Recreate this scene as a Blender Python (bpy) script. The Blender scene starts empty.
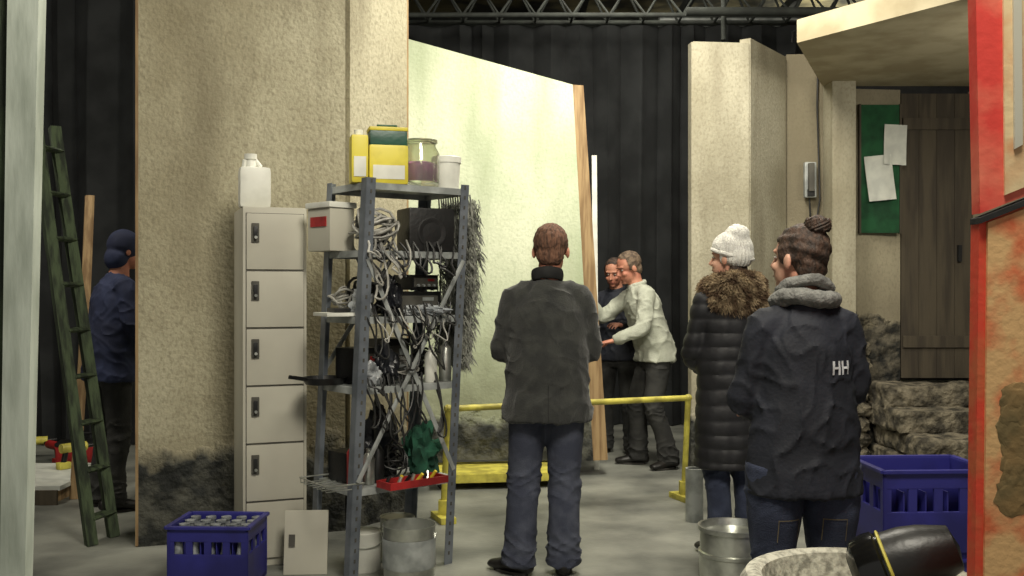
import bpy, bmesh, math, random
from mathutils import Vector, Matrix, noise, Euler
from mathutils.bvhtree import BVHTree
random.seed(7)
S = bpy.context.scene
try:
    S.view_settings.view_transform = 'Standard'
    S.view_settings.look = 'None'
except Exception: pass
V = Vector

def lin(c):
    o = []
    for v in c[:3]:
        v = v/255.0
        o.append(v/12.92 if v <= 0.04045 else ((v+0.055)/1.055)**2.4)
    return (o[0], o[1], o[2], 1.0)

# ------------------------------------------------------------------ materials
def mat(name, c, c2=None, rough=0.7, metal=0.0, scale=8.0, bump=0.15, bscale=None, lo=0.4, hi=0.6,
        alpha=None, trans=0.0, stretch=(1,1,1), emis=None, sheen=0.0, bdist=0.01):
    m = bpy.data.materials.new(name); m.use_nodes = True
    nt = m.node_tree; N = nt.nodes; L = nt.links
    b = N['Principled BSDF']
    b.inputs['Roughness'].default_value = rough
    b.inputs['Metallic'].default_value = metal
    if trans: b.inputs['Transmission Weight'].default_value = trans
    if sheen: b.inputs['Sheen Weight'].default_value = sheen
    if emis:
        b.inputs['Emission Color'].default_value = lin(emis[0]); b.inputs['Emission Strength'].default_value = emis[1]
    tc = N.new('ShaderNodeTexCoord'); mp = N.new('ShaderNodeMapping'); mp.inputs['Scale'].default_value = stretch
    L.new(tc.outputs['Object'], mp.inputs['Vector'])
    n = N.new('ShaderNodeTexNoise'); n.inputs['Scale'].default_value = scale; n.inputs['Detail'].default_value = 5
    L.new(mp.outputs[0], n.inputs['Vector'])
    r = N.new('ShaderNodeValToRGB')
    r.color_ramp.elements[0].position = lo; r.color_ramp.elements[1].position = hi
    r.color_ramp.elements[0].color = lin(c)
    if c2 is None: c2 = tuple(max(0, v*0.86) for v in c)
    r.color_ramp.elements[1].color = lin(c2)
    L.new(n.outputs['Fac'], r.inputs['Fac']); L.new(r.outputs[0], b.inputs['Base Color'])
    if bump > 0:
        n2 = N.new('ShaderNodeTexNoise'); n2.inputs['Scale'].default_value = bscale or scale*5; n2.inputs['Detail'].default_value = 6
        L.new(mp.outputs[0], n2.inputs['Vector'])
        bp = N.new('ShaderNodeBump'); bp.inputs['Strength'].default_value = bump; bp.inputs['Distance'].default_value = bdist
        L.new(n2.outputs['Fac'], bp.inputs['Height']); L.new(bp.outputs[0], b.inputs['Normal'])
    return m

def plaster(name, c, c2, base=(84,84,76), base2=(40,42,40), h=0.5, stain=(120,112,92), speck=0.5, bumpk=.5, grime=None, wob=.35, rock=0.0):
    """rough scenic plaster with a darker mock stone plinth"""
    m = bpy.data.materials.new(name); m.use_nodes = True
    nt = m.node_tree; N = nt.nodes; L = nt.links; b = N['Principled BSDF']; b.inputs['Roughness'].default_value = 0.9
    g = N.new('ShaderNodeNewGeometry')
    def nz(sc, det=5, st=None):
        n = N.new('ShaderNodeTexNoise'); n.inputs['Scale'].default_value = sc; n.inputs['Detail'].default_value = det
        if st:
            mp = N.new('ShaderNodeMapping'); mp.inputs['Scale'].default_value = st
            L.new(g.outputs['Position'], mp.inputs['Vector']); L.new(mp.outputs[0], n.inputs['Vector'])
        else: L.new(g.outputs['Position'], n.inputs['Vector'])
        return n
    def ramp(src, a, bb, c0, c1):
        r = N.new('ShaderNodeValToRGB'); r.color_ramp.elements[0].position = a; r.color_ramp.elements[1].position = bb
        r.color_ramp.elements[0].color = c0; r.color_ramp.elements[1].color = c1
        L.new(src, r.inputs['Fac']); return r
    def mix(f, a, bb):
        x = N.new('ShaderNodeMix'); x.data_type = 'RGBA'
        L.new(f, x.inputs[0]); L.new(a, x.inputs[6]); L.new(bb, x.inputs[7]); return x.outputs[2]
    big = nz(1.1, 7); base_c = ramp(big.outputs['Fac'], .36, .64, lin(c), lin(c2))
    fine = nz(60, 5, (1,1,.6)); sp = ramp(fine.outputs['Fac'], .48, .66, (0,0,0,1), (speck,speck,speck,1))
    st = N.new('ShaderNodeRGB'); st.outputs[0].default_value = lin(stain)
    c1 = mix(sp.outputs[0], base_c.outputs[0], st.outputs[0])
    str_ = nz(3.2, 8, (1,1,.22)); sr = ramp(str_.outputs['Fac'], .48, .74, (0,0,0,1), (.75,.75,.75,1))
    c1 = mix(sr.outputs[0], c1, st.outputs[0])
    sx = N.new('ShaderNodeSeparateXYZ'); L.new(g.outputs['Position'], sx.inputs[0])
    dn = nz(6, 5)
    def zmask(h0, h1, wob):
        ad = N.new('ShaderNodeMath'); ad.operation = 'MULTIPLY_ADD'
        L.new(dn.outputs['Fac'], ad.inputs[0]); ad.inputs[1].default_value = wob; L.new(sx.outputs['Z'], ad.inputs[2])
        mr = N.new('ShaderNodeMapRange'); mr.inputs['From Min'].default_value = h0+wob*.5; mr.inputs['From Max'].default_value = h1+wob*.5
        mr.inputs['To Min'].default_value = 1; mr.inputs['To Max'].default_value = 0
        L.new(ad.outputs[0], mr.inputs['Value']); return mr.outputs[0]
    if grime:
        gr = N.new('ShaderNodeRGB'); gr.outputs[0].default_value = lin(grime[1])
        c1 = mix(zmask(h, grime[0], .9), c1, gr.outputs[0])
    rk = nz(9, 8); rc = ramp(rk.outputs['Fac'], .42, .62, lin(base2), lin(base))
    zm = zmask(h-.05, h+.05, wob)
    c2_ = mix(zm, c1, rc.outputs[0])
    L.new(c2_, b.inputs['Base Color'])
    bn = nz(42, 8); bp = N.new('ShaderNodeBump'); bp.inputs['Strength'].default_value = bumpk; bp.inputs['Distance'].default_value = .015
    L.new(bn.outputs['Fac'], bp.inputs['Height'])
    bn2 = nz(8, 8); ml = N.new('ShaderNodeMath'); ml.operation = 'MULTIPLY'; L.new(bn2.outputs['Fac'], ml.inputs[0]); L.new(zm, ml.inputs[1])
    bp2 = N.new('ShaderNodeBump'); bp2.inputs['Strength'].default_value = .9; bp2.inputs['Distance'].default_value = .09
    L.new(ml.outputs[0], bp2.inputs['Height']); L.new(bp.outputs[0], bp2.inputs['Normal']); L.new(bp2.outputs[0], b.inputs['Normal'])
    return m

# ------------------------------------------------------------------ mesh builder
class B:
    def __init__(s, name): s.name = name; s.bm = bmesh.new(); s.mats = []
    def mi(s, m):
        if m not in s.mats: s.mats.append(m)
        return s.mats.index(m)
    def _tag(s, verts, m, M=None):
        if M is not None:
            for v in verts: v.co = M @ v.co
        k = s.mi(m); fs = set()
        for v in verts:
            for f in v.link_faces: fs.add(f)
        for f in fs: f.material_index = k
        return verts
    def box(s, c, size, m, rot=(0,0,0), bev=0.0, M=None):
        r = bmesh.ops.create_cube(s.bm, size=1.0); vs = r['verts']
        T = Matrix.Translation(V(c)) @ Euler(rot).to_matrix().to_4x4() @ Matrix.Diagonal((size[0], size[1], size[2], 1))
        if M is not None: T = M @ T
        for v in vs: v.co = T @ v.co
        k = s.mi(m)
        for v in vs:
            for f in v.link_faces: f.material_index = k
        if bev > 0:
            es = set(e for v in vs for e in v.link_edges)
            bmesh.ops.bevel(s.bm, geom=list(es), offset=bev, segments=2, affect='EDGES', profile=0.7, material=-1)
        return s
    def tube(s, pts, radii, m, seg=12, side=None, caps=0.0, closed=False, M=None):
        pts = [V(p) for p in pts]; n = len(pts)
        if not isinstance(radii, (list, tuple)): radii = [radii]*n
        if side is None:
            t0 = (pts[1]-pts[0]).normalized(); side = V((1,0,0)) if abs(t0.x) < .8 else V((0,0,1))
        side = V(side); rings = []; cur = side
        for i, p in enumerate(pts):
            if closed: t = pts[(i+1) % n]-pts[i-1]
            else: t = pts[min(i+1, n-1)]-pts[max(i-1, 0)]
            t.normalize(); sv = cur - t*cur.dot(t)
            if sv.length < 1e-4: sv = t.orthogonal()
            sv.normalize(); u = t.cross(sv); 
            cur = side if isinstance(radii[i], tuple) else sv
            r = radii[i]; ra, rb = r if isinstance(r, tuple) else (r, r)
            rings.append([s.bm.verts.new(p + sv*ra*math.cos(2*math.pi*k/seg) + u*rb*math.sin(2*math.pi*k/seg)) for k in range(seg)])
        vs = [v for r in rings for v in r]
        for i in range(n if closed else n-1):
            a, b = rings[i], rings[(i+1) % n]
            for k in range(seg): s.bm.faces.new((a[k], a[(k+1) % seg], b[(k+1) % seg], b[k]))
        if not closed:
            for ring, p, q in ((rings[0], pts[0], pts[1]), (rings[-1], pts[-1], pts[-2])):
                if caps > 0:
                    d = (p-q).normalized(); r = radii[0] if ring is rings[0] else radii[-1]
                    rr = min(r) if isinstance(r, tuple) else r
                    cv = s.bm.verts.new(p+d*rr*caps); vs.append(cv)
                    mid = [s.bm.verts.new(p + (v.co-p)*.72 + d*rr*caps*.72) for v in ring]; vs += mid
                    for k in range(seg):
                        s.bm.faces.new((ring[k], ring[(k+1) % seg], mid[(k+1) % seg], mid[k]))
                        s.bm.faces.new((mid[k], mid[(k+1) % seg], cv))
                else: s.bm.faces.new(ring)
        s._tag(vs, m, M); return s
    def cyl(s, p0, p1, r, m, r1=None, seg=24, M=None):
        return s.tube([p0, p1], [r, r if r1 is None else r1], m, seg=seg, M=M)
    def lathe(s, prof, m, c=(0,0,0), seg=32, M=None):
        rings = []
        for (r, z) in prof:
            rings.append([s.bm.verts.new(V(c)+V((r*math.cos(2*math.pi*k/seg), r*math.sin(2*math.pi*k/seg), z))) for k in range(seg)])
        for a, b in zip(rings[:-1], rings[1:]):
            for k in range(seg): s.bm.faces.new((a[k], a[(k+1) % seg], b[(k+1) % seg], b[k]))
        s._tag([v for r in rings for v in r], m, M); return s
    def ball(s, c, rad, m, sub=3, rot=(0,0,0), nz=0, nf=8, M=None, seed=0):
        r = bmesh.ops.create_icosphere(s.bm, subdivisions=sub, radius=1.0)
        T = Matrix.Translation(V(c)) @ Euler(rot).to_matrix().to_4x4() @ Matrix.Diagonal((rad[0], rad[1], rad[2], 1))
        if M is not None: T = M @ T
        for v in r['verts']:
            co = v.co.copy()
            if nz: co *= 1 + nz*noise.noise(co*nf*.3+V((seed, seed, 0))) + nz*.6*abs(noise.noise(co*nf+V((seed, 3, 0))))
            v.co = T @ co
        s._tag(r['verts'], m); return s
    def quadprism(s, corners, thick, m, inward=None):
        f = [s.bm.verts.new(V(c)) for c in corners]; b = [s.bm.verts.new(V(c)+V(thick)) for c in corners]
        k = s.mi(m); n = len(f)
        fs = [s.bm.faces.new(f), s.bm.faces.new(b[::-1])]
        for i in range(n): fs.append(s.bm.faces.new((f[(i+1) % n], f[i], b[i], b[(i+1) % n])))
        for x in fs: x.material_index = k
        return s
    def add_mesh(s, me, m):
        k = s.mi(m)
        for p in me.polygons: p.material_index = k
        s.bm.from_mesh(me)
    def finish(s, loc=(0,0,0), rotz=0.0, rot=None, smooth=True, scale=1.0):
        bmesh.ops.recalc_face_normals(s.bm, faces=s.bm.faces)
        me = bpy.data.meshes.new(s.name); s.bm.to_mesh(me); s.bm.free()
        for m in s.mats: me.materials.append(m)
        o = bpy.data.objects.new(s.name, me); S.collection.objects.link(o)
        o.location = loc; o.rotation_euler = rot if rot else (0, 0, rotz); o.scale = (scale,)*3
        if smooth:
            try:
                for p in me.polygons: p.use_smooth = True
                me.set_sharp_from_angle(angle=math.radians(38))
            except Exception: pass
        return o

def remesh(b, voxel, it=4, fac=0.5):
    me = bpy.data.meshes.new('tmp'); bmesh.ops.recalc_face_normals(b.bm, faces=b.bm.faces)
    b.bm.to_mesh(me); b.bm.free()
    o = bpy.data.objects.new('tmp', me); S.collection.objects.link(o)
    md = o.modifiers.new('r', 'REMESH'); md.mode = 'VOXEL'; md.voxel_size = voxel
    sm = o.modifiers.new('s', 'SMOOTH'); sm.factor = fac; sm.iterations = it
    dg = bpy.context.evaluated_depsgraph_get(); dg.update()
    out = bpy.data.meshes.new_from_object(o.evaluated_get(dg))
    bpy.data.objects.remove(o); bpy.data.meshes.remove(me)
    return out
def displace(me, fn):
    nr = [v.normal.copy() for v in me.vertices]
    for v, n in zip(me.vertices, nr): v.co = v.co + n*fn(v.co, n)
    me.update()

def tufts(b, pts_normals, m, length, width, down=0.3, rnd=0.6):
    k = b.mi(m)
    for p, n in pts_normals:
        d = (n + V((random.uniform(-rnd, rnd), random.uniform(-rnd, rnd), random.uniform(-rnd, rnd)-down))).normalized()
        sd = d.orthogonal().normalized(); sd.rotate(Matrix.Rotation(random.uniform(0, 6.28), 3, d))
        l = length*random.uniform(.6, 1.3)
        a = b.bm.verts.new(p+sd*width); c = b.bm.verts.new(p-sd*width)
        e = b.bm.verts.new(p+d*l*.6+sd*width*.5); g = b.bm.verts.new(p+d*l+V((0,0,-l*.3)))
        f = b.bm.faces.new((a, c, e)); f.material_index = k
        f = b.bm.faces.new((e, c, g)); f.material_index = k

# ------------------------------------------------------------------ material library
M_floor = mat('concrete_floor', (146,147,138), (80,82,78), rough=.5, scale=1.7, bump=.25, bscale=30, lo=.34, hi=.68)
M_black = mat('black_cloth', (42,44,45), (29,31,32), rough=.95, scale=3, bump=.1, bscale=120)
M_dark = mat('dark_paint', (28,28,28), (18,18,18), rough=.8)
M_pl1 = plaster('plaster_warm', (188,182,156), (148,140,114), stain=(120,112,90), speck=.4)
M_pl2 = plaster('plaster_cream', (206,210,184), (176,186,156), h=.45, stain=(150,160,128), speck=.25, bumpk=.3, grime=(1.3,(132,136,112)))
M_pl3 = plaster('plaster_grey', (186,181,160), (152,146,124), h=.45, bumpk=.35, speck=.35)
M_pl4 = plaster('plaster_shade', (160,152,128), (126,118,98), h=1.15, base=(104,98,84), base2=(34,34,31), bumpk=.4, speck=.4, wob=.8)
M_wood = mat('raw_wood', (160,134,96), (126,100,68), rough=.75, scale=5, stretch=(6,6,.6))
M_dwood = mat('weathered_wood', (78,70,56), (60,53,43), rough=.85, scale=3, stretch=(5,5,.5), bump=.25)
M_green = mat('green_wood', (76,90,64), (40,48,36), rough=.8, scale=7, stretch=(4,4,.6), bump=.5)
M_teal = mat('pale_paint', (190,198,186), (156,164,152), rough=.6, scale=4, stretch=(3,3,.6))
M_lock = mat('locker_paint', (190,187,172), (178,174,160), rough=.5, scale=2, bump=.02)
M_lock2 = mat('locker_gap', (84,82,75), rough=.8)
M_metal = mat('grey_steel', (128,134,142), (104,110,118), rough=.45, metal=.4, scale=9, bump=.05)
M_shelf = mat('shelf_steel', (176,180,178), (140,144,142), rough=.5, metal=.2, scale=9, bump=.05)
M_alu = mat('bare_tin', (206,208,200), (150,152,146), rough=.3, metal=.8, scale=6, bump=.08)
M_white = mat('white_plastic', (226,226,216), (206,206,196), rough=.45, scale=6, bump=.03)
M_yel = mat('yellow_tin', (222,206,62), (196,180,50), rough=.45, scale=6, bump=.03)
M_yelp = mat('yellow_paint', (212,202,90), (166,156,70), rough=.5, scale=10, bump=.1)
M_navyb = mat('label_band', (34,84,66), rough=.4)
M_purple = mat('purple_pigment', (170,84,172), (126,60,134), rough=.6)
M_glass = mat('jar_glass', (232,234,215), (222,226,205), rough=.08, trans=.92, bump=0)
M_blue = mat('blue_crate_plastic', (46,46,126), (34,34,98), rough=.45, scale=4, bump=.04)
M_bottle = mat('bottle_tops', (150,154,156), (94,98,102), rough=.4, scale=20)
M_red = mat('red_paint', (214,62,52), (228,122,96), rough=.7, scale=7, lo=.45, hi=.72)
M_cream = mat('cream_board', (220,196,152), (206,150,104), rough=.75, scale=8)
M_tan = mat('tan_board', (218,176,122), (210,104,64), rough=.75, scale=11, bump=.2, lo=.46, hi=.70)
M_orange = mat('orange_edge', (214,70,46), (196,96,58), rough=.7, scale=12)
M_smudge = mat('soot_smudge', (112,96,62), (144,116,74), rough=.85, scale=12)
M_felt = mat('green_felt', (30,80,48), (22,60,36), rough=.95, scale=8)
M_paper = mat('paper', (206,208,198), (190,192,184), rough=.9, bump=.02)
M_skin = mat('skin', (196,138,112), (178,116,94), rough=.6, scale=10, bump=.12, bscale=120)
M_skin2 = mat('skin_pale', (206,160,136), (188,134,112), rough=.6, scale=10, bump=.12, bscale=120)
M_lip = mat('lips', (160,88,80), rough=.5, bump=0)
M_eyew = mat('eye_white', (190,180,170), rough=.2, bump=0)
M_eyed = mat('eye_iris', (50,38,30), rough=.2, bump=0)
M_hairr = mat('hair_light_brown', (124,88,68), (80,56,44), rough=.8, scale=30, stretch=(3,3,.6), bump=.8, bscale=90)
M_hairb = mat('hair_brown', (78,58,46), (46,35,28), rough=.65, scale=30, stretch=(2,2,1), bump=.7, bscale=60)
M_hairg = mat('hair_greying', (116,98,80), (78,64,52), rough=.8, scale=30, bump=.6, bscale=80)
M_jack = mat('charcoal_wool', (56,57,54), (42,43,42), rough=.95, scale=14, bump=.5, bscale=140, sheen=.25)
M_navy = mat('navy_shell', (34,37,48), (25,28,37), rough=.75, scale=5, bump=.25, bscale=70)
M_navy2 = mat('blue_jacket', (42,50,80), (29,35,60), rough=.85, scale=5, bump=.3)
M_puff = mat('black_puffer', (32,32,36), (22,22,26), rough=.6, scale=6, bump=.2)
M_fur = mat('fur_tan', (176,156,124), (84,64,46), rough=.9, scale=16, bump=.1, lo=.38, hi=.58)
M_knit = mat('white_knit', (232,230,222), (206,204,198), rough=.95, scale=30, bump=.7, bscale=120)
M_scarf = mat('grey_fleece', (138,138,134), (106,106,103), rough=.95, scale=30, bump=.8, bscale=100)
M_jean = mat('grey_blue_denim', (78,82,96), (57,61,76), rough=.95, scale=9, bump=.4, bscale=180)
M_jeand = mat('dark_denim', (60,67,88), (43,49,68), rough=.95, scale=9, bump=.4, bscale=180)
M_stitch = mat('pocket_stitch', (120,108,84), rough=.8)
M_shirt = mat('pale_sweater', (186,189,174), (162,165,150), rough=.95, scale=9, bump=.5, bscale=130)
M_dtr = mat('dark_trousers', (54,54,52), (40,40,39), rough=.95, bump=.3, bscale=120)
M_shoe = mat('black_leather', (34,31,28), (22,20,18), rough=.45)
M_rubber = mat('rubber_sole', (60,58,54), rough=.8)
M_logo = mat('white_print', (215,218,222), rough=.5, bump=0)
M_stone = mat('step_stone', (128,120,102), (62,58,49), rough=.95, scale=9, bump=1.0, bscale=14, bdist=.06)
M_blk = mat('black_plastic', (25,25,25), (18,18,18), rough=.4)
M_gloss = mat('black_gloss', (18,18,18), (12,12,12), rough=.15, bump=0)
M_bagw = mat('clear_plastic_film', (190,194,196), (130,134,138), rough=.25, scale=10, bump=.4)
M_bagb = mat('dark_plastic_film', (32,34,40), (20,21,24), rough=.3, scale=10, bump=.4)
M_gcl = mat('green_cloth', (36,88,66), (24,62,48), rough=.9)
M_rcl = mat('red_plastic', (170,40,40), (124,28,28), rough=.5)
M_cab = mat('cable_rubber', (176,174,166), (110,108,102), rough=.5)
M_cabk = mat('cable_black', (32,32,31), rough=.5)
M_net = mat('grey_netting', (150,151,142), (104,105,99), rough=.95, scale=20)
M_speck = mat('speckled_stone', (204,202,186), (140,138,126), rough=.8, scale=45, lo=.42, hi=.65, bump=.5, bscale=60)
M_ceil = mat('ceiling_boards', (146,138,102), (54,54,44), rough=.9, scale=1.5, lo=.42, hi=.6)
M_beam = mat('dark_beam', (50,54,50), (36,39,36), rough=.8)
M_soff = mat('soffit_plaster', (184,174,146), (160,148,120), rough=.9, scale=3)

# ------------------------------------------------------------------ people
def chain(pts, rad, n=4):
    P = [V(p) for p in pts]; R = [r if isinstance(r, tuple) else (r, r) for r in rad]; op = []; orr = []
    for i in range(len(P)-1):
        p0, p1, p2, p3 = P[max(i-1, 0)], P[i], P[i+1], P[min(i+2, len(P)-1)]
        for k in range(n):
            t = k/n
            op.append(.5*((2*p1)+(p2-p0)*t+(2*p0-5*p1+4*p2-p3)*t*t+(3*p1-p0-3*p2+p3)*t**3))
            orr.append(tuple(R[i][j]*(1-t)+R[i+1][j]*t for j in (0, 1)))
    op.append(P[-1]); orr.append(R[-1]); return op, orr

def hand(main, wrist, d, n, m, side=1, curl=.5, L=.185):
    d = V(d).normalized(); n = V(n); n = (n-d*n.dot(d)).normalized(); s = d.cross(n)*side
    w = V(wrist); b = B('h')
    b.tube([w-d*.03, w, w+d*.03, w+d*.07, w+d*.095], [(.026,.02), (.027,.019), (.036,.017), (.042,.015), (.038,.012)], m, seg=14, side=s, caps=.6)
    for off, ln, sp in ((-.03,.062,-.1), (-.01,.075,-.03), (.011,.082,.03), (.031,.074,.1)):
        p = w+d*.088+s*off; dirv = (d+s*sp).normalized(); pts = [p-dirv*.02, p]; a = 0
        for seg_l in (.45, .32, .26):
            a += curl*(1 if len(pts) > 2 else .8)
            dd = (dirv*math.cos(a)+n*math.sin(a)); p = p+dd*ln*seg_l; pts.append(p)
        b.tube(pts, [.0095, .0095, .0088, .008, .0068], m, seg=8, caps=.8)
    tb = w+d*.02+s*.026; td = (d*.6+s*.7+n*.35).normalized(); td2 = (d*.85+s*.25+n*.5).normalized()
    b.tube([tb-td*.015, tb+td*.02, tb+td*.038, tb+td*.038+td2*.028, tb+td*.038+td2*.05], [.013,.014,.0115,.0105,.008], m, seg=8, caps=.8)
    me = remesh(b, .0042, 3, .5); main.add_mesh(me, m)

def person(name, loc, yaw, H, top, trs, hair, skin, J=None, hem=.80, bulk=1.0, tfn=None, hipw=1.0, shoulder=1.0,
           head=(0, 0, 0), hairstyle='short', collar=None, extra=None, waist=1.0, flare=1.0, baggy=1.0, hs=1.0, slope=.075, armr=1.0, fold=1.0):
    J = J or {}
    g = lambda k, d: V(J.get(k, d))
    P = g('pelvis', (0, 0, .95)); NK = g('neck', (0, -.01, 1.50)); HC = g('head', (0, .015, 1.665))
    up = (NK-P).normalized(); main = B(name)
    sw = .165*shoulder
    sx = V((1,0,0)); sx = (sx-up*sx.dot(up)).normalized()
    shz = NK - up*slope
    SL, SR = shz - sx*sw, shz + sx*sw
    EL, ER = g('EL', (-.25, 0, 1.15)), g('ER', (.25, 0, 1.15)); WL, WR = g('WL', (-.27, .05, .9)), g('WR', (.27, .05, .9))
    HL, HR = V((-.095*hipw, 0, .90)), V((.095*hipw, 0, .90))
    HL.xy += P.xy; HR.xy += P.xy
    KL, KR = g('KL', (-.11, .02, .49)), g('KR', (.11, .02, .49)); AL, AR = g('AL', (-.13, -.02, .085)), g('AR', (.13, -.02, .085))
    t = B('t'); q = lambda f: P+(NK-P)*f; b = bulk
    pts = [V((P.x, P.y, hem)), V((P.x, P.y, (hem+P.z)/2)), P, q(.25), q(.5), q(.72), q(.86), q(.95), NK+up*.02]
    rad = [(.195*hipw*b*flare, .148*b*flare), (.19*hipw*b*flare, .145*b*flare), (.183*hipw*b*(flare+1)/2, .138*b), (.166*b*waist, .124*b*waist), (.178*b*shoulder, .128*b), (.185*shoulder*b, .126*b),
           (.155*shoulder, .108*b), (.105, .088), (.066, .066)]
    cp, cr = chain(pts, rad, 3); t.tube(cp, cr, top, seg=32, side=sx, caps=0)
    for A, E, W, sg in ((SL, EL, WL, -1), (SR, ER, WR, 1)):
        inn = NK - up*.045 + sx*sg*sw*.40
        k = b*armr
        cp, cr = chain([inn, A, A*.5+E*.5, E, E*.5+W*.5, W], [.058, .064*k, .060*k, .054*k, .047*k, .038*k], 4)
        t.tube(cp, [r[0] for r in cr], top, seg=16, caps=.5)
    me = remesh(t, .0095, 9)
    def dflt(co, n):
        w1 = noise.noise(V((co.x*4, co.y*4, co.z*4)))
        f = noise.noise(V((co.x*7, co.y*7, co.z*4)))*.005*fold
        r1 = (1-abs(noise.noise(V((co.x*5+co.z*7+w1, co.y*6, co.z*4-co.x*9)))))**8
        r2 = (1-abs(noise.noise(V((co.x*5-co.z*7+9+w1, co.y*6, co.z*4+co.x*9)))))**8
        return f + (r1+r2)*.008*fold-.003
    displace(me, tfn or dflt); main.add_mesh(me, top)
    t = B('p'); bg = baggy
    cp, cr = chain([V((P.x, P.y, .83)), P+V((0, 0, -.02)), P+V((0, 0, .08))], [(.165*hipw, .12), (.172*hipw, .125), (.15*hipw, .11)], 3)
    t.tube(cp, cr, trs, seg=24, side=(1, 0, 0), caps=.4)
    for Hh, K, A in ((HL, KL, AL), (HR, KR, AR)):
        cp, cr = chain([Hh, Hh*.5+K*.5, K, K*.5+A*.5+V((0, -.012, 0)), A+V((0, 0, -.04))], [.097*hipw, .088*hipw*(1+bg)/2, .068*bg, .067*bg, .074*bg], 4)
        t.tube(cp, [r[0] for r in cr], trs, seg=18, caps=.05)
    me = remesh(t, .0095, 7)
    def pf(co, n):
        w1 = noise.noise(co*5)
        f = noise.noise(V((co.x*9, co.y*9, co.z*5)))*.005
        z = max(0, 1-abs(co.z-.47)/.16) + 1.3*max(0, 1-abs(co.z-.13)/.15) + max(0, 1-abs(co.z-.80)/.1)*.6
        r1 = (1-abs(noise.noise(V((co.x*7+w1, co.y*7, co.z*15+co.x*8)))))**7
        r2 = (1-abs(noise.noise(V((co.x*7+w1+7, co.y*7, co.z*15-co.x*10)))))**7
        return f + z*.011*(r1+r2) - z*.004
    displace(me, pf); main.add_mesh(me, trs)
    for A, sg, key in ((AL, -1, 'FL'), (AR, 1, 'FR')):
        fa = J.get(key, sg*.3); fd = V((math.sin(fa), math.cos(fa), 0)); sd = V((fd.y, -fd.x, 0)); o = V((A.x, A.y, 0))
        t = B('s')
        t.tube([o-fd*.075+V((0,0,.045)), o-fd*.02+V((0,0,.05)), o+fd*.06+V((0,0,.045)), o+fd*.13+V((0,0,.035)), o+fd*.18+V((0,0,.03))],
               [(.032,.032), (.038,.042), (.042,.036), (.048,.028), (.036,.02)], M_shoe, seg=16, side=sd, caps=.6)
        t.tube([o+V((0,0,.04)), o+V((0,-.0,.13))], [.042, .042], M_shoe, seg=16)
        me = remesh(t, .008, 3)
        for v in me.vertices: v.co.z = max(v.co.z, .012)
        main.add_mesh(me, M_shoe)
        main.tube([o+V((0,0,.001)), o+V((0,0,.016))], [(.043,.11), (.043,.11)], M_rubber, seg=24, side=sd, M=Matrix.Translation(fd*.05))
    # head
    HM = Matrix.Translation(HC) @ Euler(head, 'XYZ').to_matrix().to_4x4() @ Matrix.Diagonal((hs, hs, hs, 1))
    t = B('hd')
    t.ball((0,-.012,.03), (.074,.094,.087), skin, 3)
    t.ball((0,.028,-.045), (.056,.062,.07), skin, 3)
    t.ball((0,.066,-.092), (.024,.02,.018), skin, 2)
    t.ball((0,.070,.026), (.052,.018,.012), skin, 2)
    t.ball((.034,.062,-.03), (.022,.022,.02), skin, 2); t.ball((-.034,.062,-.03), (.022,.022,.02), skin, 2)
    t.tube([(0,.076,.018), (0,.092,-.008), (0,.103,-.028), (0,.088,-.036)], [.008,.010,.014,.01], skin, seg=10, caps=.8)
    t.ball((0,.082,-.057), (.024,.011,.006), skin, 2); t.ball((0,.080,-.068), (.02,.011,.006), skin, 2)
    for sg in (-1, 1): t.ball((sg*.077,-.006,-.01), (.009,.02,.03), skin, 2, rot=(-.15, 0, sg*.35))
    for v in t.bm.verts: v.co = HM @ v.co
    hb = HM @ V((0,-.02,-.05))
    cp, cr = chain([hb, hb*.5+NK*.5, NK+V((0,0,-.03))], [.060, .058, .072], 3); t.tube(cp, [r[0] for r in cr], skin, seg=18, caps=.2)
    me = remesh(t, .0052, 4); main.add_mesh(me, skin)
    for sg in (-1, 1):
        main.ball((sg*.029,.0705,.004), (.0125,.011,.0055), M_eyew, 2, M=HM)
        main.ball((sg*.029,.0785,.004), (.0052,.004,.005), M_eyed, 2, M=HM)
        main.tube([(sg*.016,.0855,.022), (sg*.03,.0835,.026), (sg*.044,.072,.022)], [.0015,.0022,.0012], hair, seg=6, M=HM)
    main.tube([(-.022,.0875,-.062), (0,.0925,-.0625), (.022,.0875,-.062)], [.0015,.003,.0015], M_lip, seg=6, M=HM)
    t = B('hair')
    if hairstyle in ('short', 'bun', 'receding'):
        t.ball((0,-.018,.037), (.080,.097,.088), hair, 4); t.ball((0,-.052,-.02), (.066,.05,.062), hair, 3)
        for sg in (-1, 1): t.ball((sg*.066,-.005,.02), (.014,.05,.035), hair, 3)
        if hairstyle == 'bun':
            t.ball((.0,-.07,.122), (.042,.04,.034), hair, 3)
        me = remesh(t, .006, 2)
        displace(me, (lambda co, n: .005*noise.noise(V((co.x*40, co.y*40, co.z*22)))+.002*math.sin(co.z*160+co.x*60)) if hairstyle == 'bun' else (lambda co, n: .004*noise.noise(co*60)))
        hb2 = bmesh.new(); hb2.from_mesh(me)
        yl = .03 if hairstyle == 'receding' else .045
        zl = .095 if hairstyle == 'receding' else .072
        dl = [v for v in hb2.verts if (v.co.y > yl and v.co.z < zl-.3*abs(v.co.x)) or (v.co.y > .015 and v.co.z < -.02)]
        bmesh.ops.delete(hb2, geom=dl, context='VERTS'); hb2.to_mesh(me); hb2.free()
        me.transform(HM); main.add_mesh(me, hair)
        if hairstyle == 'bun':
            for k in range(9):
                a = k*.7; r = .036
                main.tube([(r*math.cos(a+i*.5)*1.1, -.07+r*math.sin(a+i*.5), .100+.008*i) for i in range(6)], [.006,.009,.01,.01,.008,.004], hair, seg=7, M=HM)
    elif hairstyle == 'beanie':
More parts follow.
